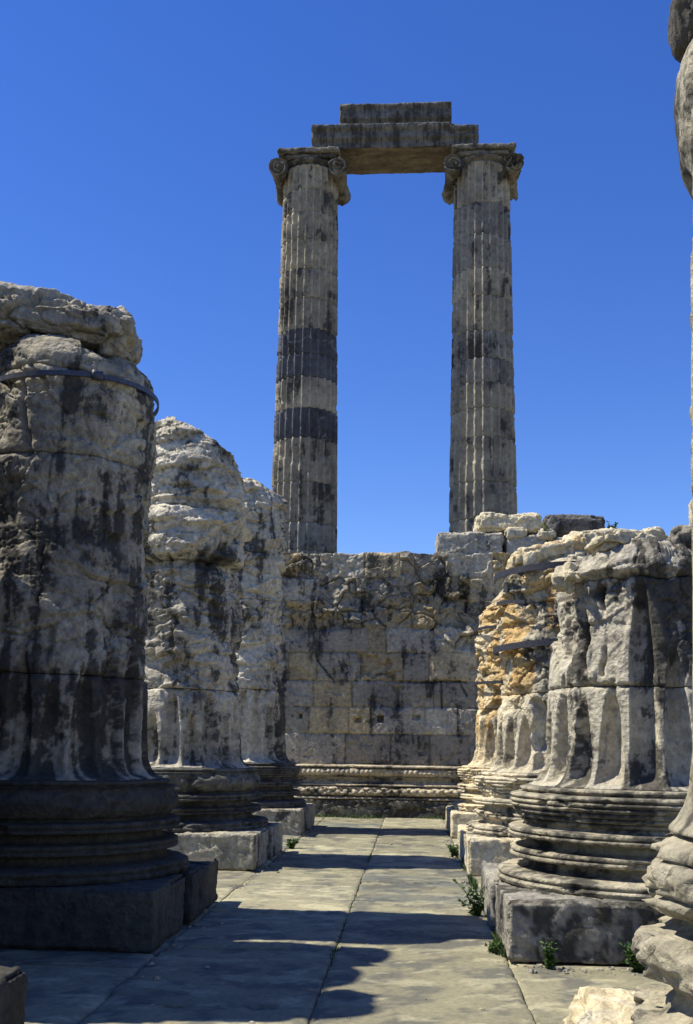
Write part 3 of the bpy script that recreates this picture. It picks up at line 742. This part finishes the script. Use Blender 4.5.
    Cb = tint(Vb, 349, base=np.array([.33, .31, .27]), other=GREY, crust=.15)
    V = np.concatenate([V, Vb]); C = np.concatenate([C, Cb])
    nv = len(V)//nx
    Q = grid_quads(nx, nv)
    # ends
    n = len(V); V = np.concatenate([V, [[x0, thick/2, 3]], [[x1, thick/2, 3]]]); C = np.concatenate([C, C[:2]])
    i = np.arange(nv-1)*nx
    T = np.concatenate([np.stack([i, i+nx, np.full(nv-1, n)], 1), np.stack([i+nx+nx-1, i+nx-1, np.full(nv-1, n+1)], 1),
                        [[(nv-1)*nx, 0, n]], [[nx-1, nv*nx-1, n+1]]])
    to_obj('masonry', V, Q, M_STONE, root, C, T)
    # moulded foot of the wall -------------------------------------
    def sweep(name, prof, mod, zofs=0, seed=0, tk=None, res=.02):
        pz, py = zip(*prof); zz, yy = dense_profile(np.array(list(zip(pz, py))), .012)
        nn = int((x1-x0)/res); Xs = np.linspace(x0, x1, nn)
        A, Bz = np.meshgrid(Xs, zz); Yd = np.repeat(yy[:, None], nn, 1)
        x_ = A.ravel(); z_ = Bz.ravel(); y_ = Yd.ravel()
        w = np.stack([x_, y_, z_], 1)
        y2 = y_+(mod(x_, z_) if mod else 0)-.05*sst(.22, .3, fbm(w*np.array([1.6, 2, 4]), 4, seed))*sst(.02, .15, y_-.02)+.006*fbm(w*9, 3, seed+1)
        Vv = np.stack([x_, -y2, z_], 1)
        # back edge
        Vv = np.concatenate([np.stack([Xs, 0*Xs+.3, 0*Xs+zz[0]], 1), Vv, np.stack([Xs, 0*Xs+.3, 0*Xs+zz[-1]], 1)])
        Cc = tint(Vv*np.array([1, 1, 2]), seed+2, **(tk or {}))
        return to_obj(name, Vv, grid_quads(nn, len(zz)+2), M_STONE, root, Cc)
    tkm = dict(base=np.array([.52, .47, .38]), other=np.array([.34, .31, .27]), crust=.12)
    sweep('socle', [(-.1, .38), (.36, .38), (.38, .37), (.40, .33)], None, seed=401, tk=dict(base=np.array([.26, .25, .20]), other=np.array([.15, .15, .13]), crust=.35, streak=1.))
    sweep('fillet', [(.402, .33), (.405, .37), (.435, .37), (.445, .34), (.455, .27), (.46, .2)], None, seed=407, tk=tkm)
    def braid(x_, z_):
        e = np.clip(1-((z_-.575)/.115)**2, 0, 1)
        return .07*e*(np.abs(np.sin(pi*x_/.19+(z_-.575)*16))**.6-.5)+.04*e*(np.abs(np.sin(pi*x_/.19-(z_-.575)*16))**.6-.5)
    t = np.linspace(-pi/2, pi/2, 15)
    sweep('braided_torus', [(.46, .16)]+[(.575+.105*sin(a), .24+.12*cos(a)) for a in t]+[(.69, .16)], braid, seed=411, tk=tkm, res=.012)
    sweep('scotia', [(.69, .2), (.695, .33), (.725, .335), (.735, .30), (.74, .16), (.80, .11), (.87, .13), (.89, .16)], None, seed=417, tk=tkm)
    def beads(x_, z_):
        e = np.clip(1-((z_-1.0)/.10)**2, 0, 1); return .035*e*(np.abs(np.sin(pi*x_/.11))-.5)
    sweep('reeded_torus', [(.89, .16), (.895, .24)]+[(1.0+.085*sin(a), .20+.10*cos(a)) for a in t]+[(1.095, .19)], beads, seed=421, tk=tkm, res=.015)
    sweep('crowning_fillet', [(1.10, .18), (1.105, .285), (1.14, .285), (1.15, .25), (1.165, .05), (1.17, -.02)], None, seed=427, tk=tkm)
    # coping blocks still bedded on the right end of the wall top
    for k, (xa, xb, hh, yy) in enumerate([(1.19, 2.75, .58, 0), (2.80, 3.75, .52, .03), (3.8, 5.3, .45, .05), (5.35, 7.3, .5, 0)]):
        stone_box('coping_block', (xb-xa, 1.5, hh), .03, M_STONE, root, .06, 431+k, .04, 1.8, .03, 1.2, ((xa+xb)/2, .75+yy, 6.04+hh/2), dict(base=np.array([.40, .39, .37]), other=GREY, crust=.15), corner=.08)
    return root

# ------------------------------------------------------------------ paving and ground
def build_paving():
    xs_l = [-9.2, -7.9, -6.6, -5.3, -4.0, -2.65, -1.30, .03, 1.34, 2.65, 4.0, 5.3, 6.6, 7.9, 9.2]
    Vs = []; Qs = []; Cs = []; off = 0
    rr = np.random.RandomState(33)
    for c in range(len(xs_l)-1):
        y = -3.+rr.uniform(0, 1.2)
        cuts = [-4.]
        if abs(xs_l[c]+1.30) < .01: ys = [-1, 1.6, 4.1, 6.52, 8.35, 10.1, 12.1, 13.6, 15.4, 16.9, 18.6, 20.3, 22.2, 24.6]
        elif abs(xs_l[c]-.03) < .01: ys = [-1, 2.2, 4.9, 6.0, 9.25, 10.9, 12.5, 14.2, 15.9, 17.4, 18.9, 21.3, 24.6]
        else:
            ys = [-1.+rr.uniform(0, 1)]
            while ys[-1] < 24: ys.append(ys[-1]+rr.uniform(1.7, 2.9))
            ys[-1] = 24.6
        for k in range(len(ys)-1):
            xa, xb, ya, yb = xs_l[c]+.003, xs_l[c+1]-.003, ys[k]+.011, ys[k+1]-.011
            def ax(a, b):
                m = np.linspace(a+.06, b-.06, max(3, int((b-a)/.045)))
                return np.concatenate([[a, a, a+.006, a+.02, a+.04], m, [b-.04, b-.02, b-.006, b, b]])
            U = ax(xa, xb); Vv = ax(ya, yb)
            A, B = np.meshgrid(U, Vv); z = np.zeros(A.shape)
            e = np.minimum(np.minimum(A-xa, xb-A), np.minimum(B-ya, yb-B))
            w = np.stack([A.ravel(), B.ravel(), 0*A.ravel()], 1)
            lvl = rr.uniform(-.010, .010); tx, ty = rr.uniform(-.005, .005, 2)
            z = lvl+tx*(A-(xa+xb)/2)+ty*(B-(ya+yb)/2)-.012*np.exp(-e/.010)
            z = z+(.003*fbm(w*1.3, 3, 501)+.0015*fbm(w*7, 3, 502)-.03*sst(.12, .22, fbm(w*3.5, 4, 503))*np.exp(-e.ravel()/.05)-.008*sst(.2, .26, fbm(w*1.1, 5, 504))).reshape(A.shape)
            wv = .007*fbm(np.stack([A.ravel()*0+c*5.1, B.ravel()*2.2, 0*A.ravel()], 1), 3, 511).reshape(A.shape)*np.minimum(1, 1)
            A = A+wv; z[0, :] = z[-1, :] = -.12; z[:, 0] = z[:, -1] = -.12
            V = np.stack([A.ravel(), B.ravel(), z.ravel()], 1)
            g = rr.uniform(.76, 1.16); blue = rr.rand() < .25
            n1 = fbm(w*1.6+k*5, 4, 506); n2 = fbm(w*np.array([2.6, 2.2, 1])+k*9.1+c*4.3, 6, 507, .66)
            base = np.array([.225, .205, .135]) if not blue else np.array([.17, .175, .15])
            C = mixc(base+0*V, np.array([.27, .245, .155])+0*V, .4+1.2*n1)
            C = mixc(C, np.array([.10, .10, .09])+0*V, sst(.0, .40, n2)*.7)
            C = mixc(C, np.array([.42, .385, .245])+0*V, sst(.22, .40, fbm(w*np.array([2., 3.5, 1]), 5, 508, .6))*.6)
            C = C*g
            Vs.append(V); Cs.append(C); Qs.append(grid_quads(len(U), len(Vv), off=off)); off += len(V)
    o = to_obj('paving', np.concatenate(Vs), np.concatenate(Qs), M_PAVE, None, np.concatenate(Cs)); tag(o, kind='structure')
    g = to_obj('ground', [(-1500, -1500, -.06), (1500, -1500, -.06), (1500, 1500, -.06), (-1500, 1500, -.06)], [(0, 1, 2, 3)], M_EARTH, None); tag(g, kind='structure')

# ------------------------------------------------------------------ beams
def beam(name, xa, xb, za, zb, seed, label, steps, cat, chip=.06, depth=1.5, mat=None, notch=None):
    L = xb-xa; h = zb-za
    def sh(V):
        V = V.copy(); zz = V[:, 2]+h/2
        front = V[:, 1] < -depth*.3; back = V[:, 1] > depth*.3
        off = 0
        for (zs, dy) in steps: off = off+dy*sst(zs-.012, zs+.012, zz)
        V[:, 1] = V[:, 1]-off*front+off*back
        if notch: V[:, 2] = V[:, 2]-notch[1]*sst(notch[0]-.15, notch[0]+.1, V[:, 0])*(V[:, 2] > 0)
        return V
    tk = dict(base=np.array([.15, .155, .165]), other=np.array([.085, .09, .10]), crust=.30, streak=1.3, scale=2.4)
    o = stone_box(name, (L, depth, h), .025, M_FAR, None, .02, seed, .018, 1.5, .02, .8, ((xa+xb)/2, YK[5], (za+zb)/2), tk, shape=sh, corner=.08)
    # brown tint over the soffit of the lower beam
    me = o.data; a = me.color_attributes['tint']; n = len(me.vertices)
    co = np.zeros(n*3, F32); me.vertices.foreach_get('co', co); co = co.reshape(-1, 3)
    cc = np.zeros(n*4, F32); a.data.foreach_get('color', cc); cc = cc.reshape(-1, 4)
    under = sst(-h/2+.06, -h/2+.0, co[:, 2])*(np.abs(co[:, 1]) < depth*.49)
    oc = np.array([.15, .125, .08])*(1+.6*fbm(co*np.array([1, 3, 3])*1.3, 4, seed+5)[:, None])
    cc[:, :3] = mixc(cc[:, :3], oc, under*(1 if za < 20 else 0)*.9)
    a.data.foreach_set('color', cc.ravel())
    return tag(o, label, cat)

# ------------------------------------------------------------------ plants
def weed(name, loc, n, h, spread, label, leaf=.03, seed=0, stems=True, cat='weed', mat=None, group=None, flower=False):
    rr = np.random.RandomState(seed); V = []; T = []; Q = []
    root = empty(name, loc, label, cat, group)
    for s in range(n):
        a = rr.uniform(0, 2*pi); lean = rr.uniform(.1, 1.)*spread; hh = h*rr.uniform(.45, 1.)
        pts = []
        for k in range(7):
            t = k/6; pts.append(np.array([cos(a)*lean*t**1.5, sin(a)*lean*t**1.5, hh*t])+rr.normal(0, .006, 3)*(k > 0))
        w = .004
        for k in range(6):
            p, q = pts[k], pts[k+1]; i = len(V)
            V += [p+[w, 0, 0], p-[w, 0, 0], q-[w*.7, 0, 0], q+[w*.7, 0, 0], p+[0, w, 0], p-[0, w, 0], q-[0, w*.7, 0], q+[0, w*.7, 0]]
            Q += [(i, i+1, i+2, i+3), (i+4, i+5, i+6, i+7)]
            for m in range(5):
                c = p+(q-p)*rr.rand(); d = rr.normal(0, 1, 3); d[2] = abs(d[2])*.5; d /= np.linalg.norm(d)
                sd = np.cross(d, rr.normal(0, 1, 3)); sd /= np.linalg.norm(sd)
                ll = leaf*rr.uniform(.6, 1.4); up = np.cross(d, sd)*ll*.12
                i = len(V); V += [c, c+d*ll*.5+sd*ll*.28+up, c+d*ll, c+d*ll*.5-sd*ll*.28+up]; Q += [(i, i+1, i+2, i+3)]
    to_obj('foliage', np.array(V), Q, mat or M_LEAF, root, smooth=False)
    return root

def grass_strip():
    rr = np.random.RandomState(4); V = []; T = []
    def blade(x, y, z, h):
        a = rr.uniform(0, 2*pi); w = .006; lean = rr.uniform(0, .6)*h; b = rr.uniform(0, 2*pi)
        dx, dy = cos(a)*w, sin(a)*w; i = len(V)
        V.extend([(x-dx, y-dy, z), (x+dx, y+dy, z), (x+cos(b)*lean*.3+dx*.6, y+sin(b)*lean*.3+dy*.6, z+h*.6), (x+cos(b)*lean, y+sin(b)*lean, z+h)])
        T.extend([(i, i+1, i+2), (i, i+2, i+3)])
    for k in range(6000):
        x = rr.uniform(-6, 6)
        den = .5+.5*perlin(np.array([[x*1.3, .3, .3]]), 9)[0]*1.8
        if rr.rand() > den: continue
        blade(x, WY-.40-abs(rr.normal(0, .05)), -.02, rr.uniform(.03, .11))
    joints = [(.03, 8, 23), (1.335, 8.0, 9.0), (1.335, 12., 14.5)]
    for (jx, ya, yb) in joints:
        for k in range(1600):
            y = rr.uniform(ya, yb); den = perlin(np.array([[jx*7, y*.9, .3]]), 19)[0]
            thr = .12 if jx == .03 else -.05
            if den < thr: continue
            blade(jx+rr.normal(0, .012), y, -.02, rr.uniform(.01, .035) if jx == .03 else rr.uniform(.03, .10))
    o = to_obj('grass', np.array(V), None, M_GRASS, None, T=T, smooth=False)
    tag(o, 'short green grass growing along the wall foot and paving joints', 'grass', kind='stuff')

# ------------------------------------------------------------------ assemble
make_L1(); make_L2(); make_L3(); make_R1(); make_R2(); make_R3(); make_R0(); make_L0()

tall_column(-RX, 601, [551, 524, 484, 440, 410, 379, 356, 331, 300, 270, 240, 212, 188], [(300, 270, 2), (331, 379, 1), (410, 440, 1), (524, 551, 2)],
            'tall standing fluted column at left of the pair, with dark blue grey drums', 0.15)
tall_column(RX+.06, 701, [520, 484, 440, 411, 386, 362, 335, 300, 272, 238, 205], [(190, 205, 0), (205, 238, 2), (335, 386, 2), (238, 272, 2)],
            'tall standing fluted column at right of the pair, its capital worn on the right', .42)
beam('architrave', -2.58, 2.56, 19.86, 20.58, 801, 'stone architrave beam spanning the two tall column capitals', [(.27, .10), (.56, .09)], 'beam', notch=(1.75, .10))
beam('upper_beam', -1.72, 1.74, 20.59, 21.30, 811, 'shorter stone block lying centred on top of the architrave beam', [(.22, .10), (.58, .06)], 'beam', depth=1.4)
build_wall()
build_paving()

# loose stones
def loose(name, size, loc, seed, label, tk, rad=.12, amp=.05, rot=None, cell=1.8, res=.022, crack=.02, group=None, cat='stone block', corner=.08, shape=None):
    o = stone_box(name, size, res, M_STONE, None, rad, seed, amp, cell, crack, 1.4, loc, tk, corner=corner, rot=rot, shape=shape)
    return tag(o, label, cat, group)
GR = dict(base=np.array([.36, .35, .33]), other=np.array([.22, .22, .23]), crust=.28)
CR = dict(base=np.array([.60, .56, .45]), other=np.array([.46, .44, .38]), crust=.0)
loose('stone_block', (1.74, 1.34, .50), (-RX-.24, YK[1]+.0, 5.39), 901, 'big broken grey slab lying on top of the large column at left', GR, .20, .09, (0, .11, .1), 1.1, .014, .05)
# wall top
loose('stone_block', (1.55, .9, .50), (2.88, WY+.62, 6.90), 911, 'pale worn block on the wall top, left of the dark one', CR, .14, .05, (0, 0, .02))
loose('stone_block', (1.50, .9, .56), (4.46, WY+.66, 6.85), 917, 'dark worn block on the wall top, beside the pale one', dict(base=np.array([.17, .17, .18]), other=np.array([.10, .10, .11]), crust=.3), .16, .05, (0, .04, 0))
for k, (px, sz, zz, lb) in enumerate([(3.05, (.5, .4, .28), 6.60, 'small pale stone wedged under the worn blocks of the wall top, left of its like'),
                                      (3.75, (.42, .4, .25), 6.58, 'small stone wedged under the joint between the two worn blocks on the wall'),
                                      (4.55, (.6, .4, .24), 6.52, 'small stone wedged under the dark block on the wall top')]):
    loose('rubble_stone', sz, (px, WY+.18, zz), 921+k, lb, CR, .1, .04, group='small stones on the wall top')
# on R2
loose('stone_slab', (1.05, .8, .30), (RX-.20, YK[2]-.25, 4.22), 931, 'cream tilted slab on top of the strapped ochre column', dict(base=np.array([.66, .60, .46]), other=np.array([.55, .50, .40]), crust=0, ochre=.1), .1, .05, (0, -.22, .2))
loose('stone_block', (.62, .7, .26), (RX+.45, YK[2]-.05, 4.48), 933, 'small cream block resting at the right of the cream tilted slab', CR, .08, .05, (0, -.1, .3))
# on R1
loose('stone_block', (.62, .5, .20), (RX-.22, YK[1]-.40, 3.33), 941, 'pale broken block on the cap of the short fluted column, left side', CR, .08, .04, (.0, -.05, .15), res=.014)
loose('stone_block', (.55, .5, .22), (RX+.42, YK[1]-.45, 3.33), 943, 'grey block on the cap of the short fluted column, beside the pale one', GR, .07, .04, (.05, .05, -.2), res=.014)
loose('boulder', (.26, .30, .26), (RX-.70, YK[1]-.42, 3.02), 947, 'small round stone caught under the left rim of the short fluted column', CR, .12, .02, res=.014)
loose('stone_block', (.30, .35, .34), (RX+.50, YK[1]-.42, 3.57), 949, 'upright pale stone at the right picture edge, on top of the short fluted column', CR, .09, .02, res=.014)
# rock hanging over R0 and out of the picture
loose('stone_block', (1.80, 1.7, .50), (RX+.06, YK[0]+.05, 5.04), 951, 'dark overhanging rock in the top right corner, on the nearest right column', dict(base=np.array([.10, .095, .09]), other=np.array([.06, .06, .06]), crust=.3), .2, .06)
# unseen pier added to throw the broken shadow over the near paving
pier = empty('shadow_caster', (-3.85, 7.22, 0), 'unseen grey pier added to cast shadow, beyond the left edge, between the two nearest left columns', 'pier')
for k, (w, h, yy, dz) in enumerate([(2.6, 1.4, 0, 0), (2.55, 1.3, .0, 1.4), (2.6, 1.3, 0, 2.7), (2.4, 1.1, -.02, 4.0)]):
    stone_box('shadow_caster_block', (1.2, w, h-.01), .04, M_STONE, pier, .05, 961+k, .05, 1.5, .03, 1., (0, yy, dz+h/2), GR, corner=.1)
for k, (yy, w, h) in enumerate([(-.72, .75, .95), (.05, .8, .70), (.72, .80, 1.0)]):
    stone_box('shadow_caster_block', (1.1, w, h), .04, M_STONE, pier, .25, 971+k, .05, 1.5, .03, 1., (.02, yy, 5.08+h/2), GR, corner=.1)

# plants
G2 = 'weeds at the plinth feet'
weed('weed', (1.24, 10.15, -.02), 9, .36, .28, 'tall sprawling dark weed at the aisle side of the near right plinth', .045, 1, group=G2)
weed('weed', (1.62, 7.90, -.02), 10, .20, .05, 'narrow upright green weed at the front of the near right plinth', .035, 2, group=G2)
weed('weed', (2.25, 7.86, -.02), 30, .20, .13, 'round bushy bright green weed at the front of the near right plinth', .04, 3, group=G2)
weed('weed', (1.27, 8.35, -.02), 30, .10, .07, 'low mossy weed at the corner of the near right plinth', .03, 5, group=G2)
weed('weed', (1.25, 15.6, -.02), 10, .20, .12, 'small weed at the aisle side of the middle right plinth', .05, 6, group=G2)
weed('weed', (-1.22, 16.3, -.02), 9, .18, .12, 'small dark weed at the aisle side of the middle left plinth', .05, 7, group=G2)
weed('bush', (5.33, WY+.4, 6.55), 14, .42, .16, 'dark sprig growing at the right end of the blocks on the wall', .06, 9, cat='plant')
weed('weed', (3.72, WY+.05, 6.62), 14, .2, .12, 'pale sprig growing in the gap between the two wall top blocks', .04, 10, cat='plant', mat=flat_mat('dry_leaf', (.30, .30, .12), .7))
grass_strip()

def chips():
    rr = np.random.RandomState(12); V = []; T = []
    spots = []
    for k in range(700):
        side = rr.rand()
        if side < .38: x = 1.30-abs(rr.normal(0, .06)); y = rr.uniform(7.6, 23)
        elif side < .62: x = -1.30+abs(rr.normal(0, .08)); y = rr.uniform(7, 23)
        elif side < .80: x = rr.uniform(-1.3, 4); y = WY-.45-abs(rr.normal(0, .12))
        elif side < .90: x = rr.uniform(1.3, 4); y = 7.93-abs(rr.normal(0, .10))
        else: x = rr.uniform(-1.3, 1.3); y = rr.uniform(6, 23)
        spots.append((x, y, .008+.022*rr.rand()**3))
    for x, y, r_ in spots:
        i = len(V); n = 5; a0 = rr.rand()*6
        for zz, f_ in ((0, 1), (.8, .75)):
            for q in range(n):
                a = a0+q*2*pi/n; rad = r_*f_*rr.uniform(.6, 1.3); V.append((x+cos(a)*rad, y+sin(a)*rad, -.006+zz*r_*rr.uniform(.5, 1)))
        for q in range(n):
            p = (q+1) % n; T += [(i+q, i+p, i+n+p), (i+q, i+n+p, i+n+q)]
            if 0 < q < n-1: T.append((i+n, i+n+q, i+n+q+1))
    g = tint(np.array(V)*3., 5, base=np.array([.34, .31, .24]), other=GREY, crust=.1)
    o = to_obj('gravel', np.array(V), None, M_PAVE, None, g, T=T, smooth=False)
    tag(o, 'small stone chips scattered along the plinths and wall foot', 'gravel', kind='stuff')
chips()
# ------------------------------------------------------------------ camera
f, cy, yaw, tilt, roll = 1039.97, 88.33, -.0634, .1406, .0149
Fv = np.array([sin(yaw)*cos(tilt), cos(yaw)*cos(tilt), sin(tilt)])
r = np.array([cos(yaw), -sin(yaw), 0.]); u = np.cross(r, Fv)
r2 = r*cos(roll)+u*sin(roll); u2 = -r*sin(roll)+u*cos(roll)
from mathutils import Matrix
cam = bpy.data.cameras.new('camera'); co = bpy.data.objects.new('camera', cam); COL.objects.link(co)
co.matrix_world = Matrix(((r2[0], u2[0], -Fv[0], .6091), (r2[1], u2[1], -Fv[1], 0.), (r2[2], u2[2], -Fv[2], 1.5502), (0, 0, 0, 1)))
cam.sensor_fit = 'VERTICAL'; cam.sensor_height = 24.; cam.lens = f*24./1024.; cam.shift_y = cy/1024.
cam.clip_start = .05; cam.clip_end = 5000
sc.camera = co

# ------------------------------------------------------------------ light
EL = radians(57.5)
sun_from = np.array([-1., -.045, 0.]); sun_from /= np.linalg.norm(sun_from)
sd = np.array([sun_from[0]*cos(EL), sun_from[1]*cos(EL), sin(EL)])
from mathutils import Vector
sl = bpy.data.lights.new('sun', 'SUN'); sl.energy = 5.0; sl.angle = radians(.53); sl.color = (1., .95, .81)
so = bpy.data.objects.new('sun', sl); COL.objects.link(so)
so.rotation_euler = Vector(sd).to_track_quat('Z', 'Y').to_euler(); so.location = (-10, 5, 30)
w = bpy.data.worlds.new('World'); sc.world = w; w.use_nodes = True
nt = w.node_tree; bg = nt.nodes['Background']
sky = nt.nodes.new('ShaderNodeTexSky'); sky.sky_type = 'NISHITA'; sky.sun_disc = False
sky.sun_elevation = EL
sky.sun_rotation = math.atan2(sd[0], sd[1])
sky.air_density = 1.; sky.dust_density = .0; sky.ozone_density = 4.; sky.altitude = 300
hs = nt.nodes.new('ShaderNodeHueSaturation'); hs.inputs['Saturation'].default_value = 1.27; hs.inputs['Value'].default_value = 2.5
hs.inputs['Hue'].default_value = .519
nt.links.new(sky.outputs[0], hs.inputs['Color']); nt.links.new(hs.outputs[0], bg.inputs[0]); bg.inputs[1].default_value = .05
sc.view_settings.view_transform = 'Standard'; sc.view_settings.look = 'None'; sc.view_settings.exposure = .52; sc.view_settings.gamma = 1.
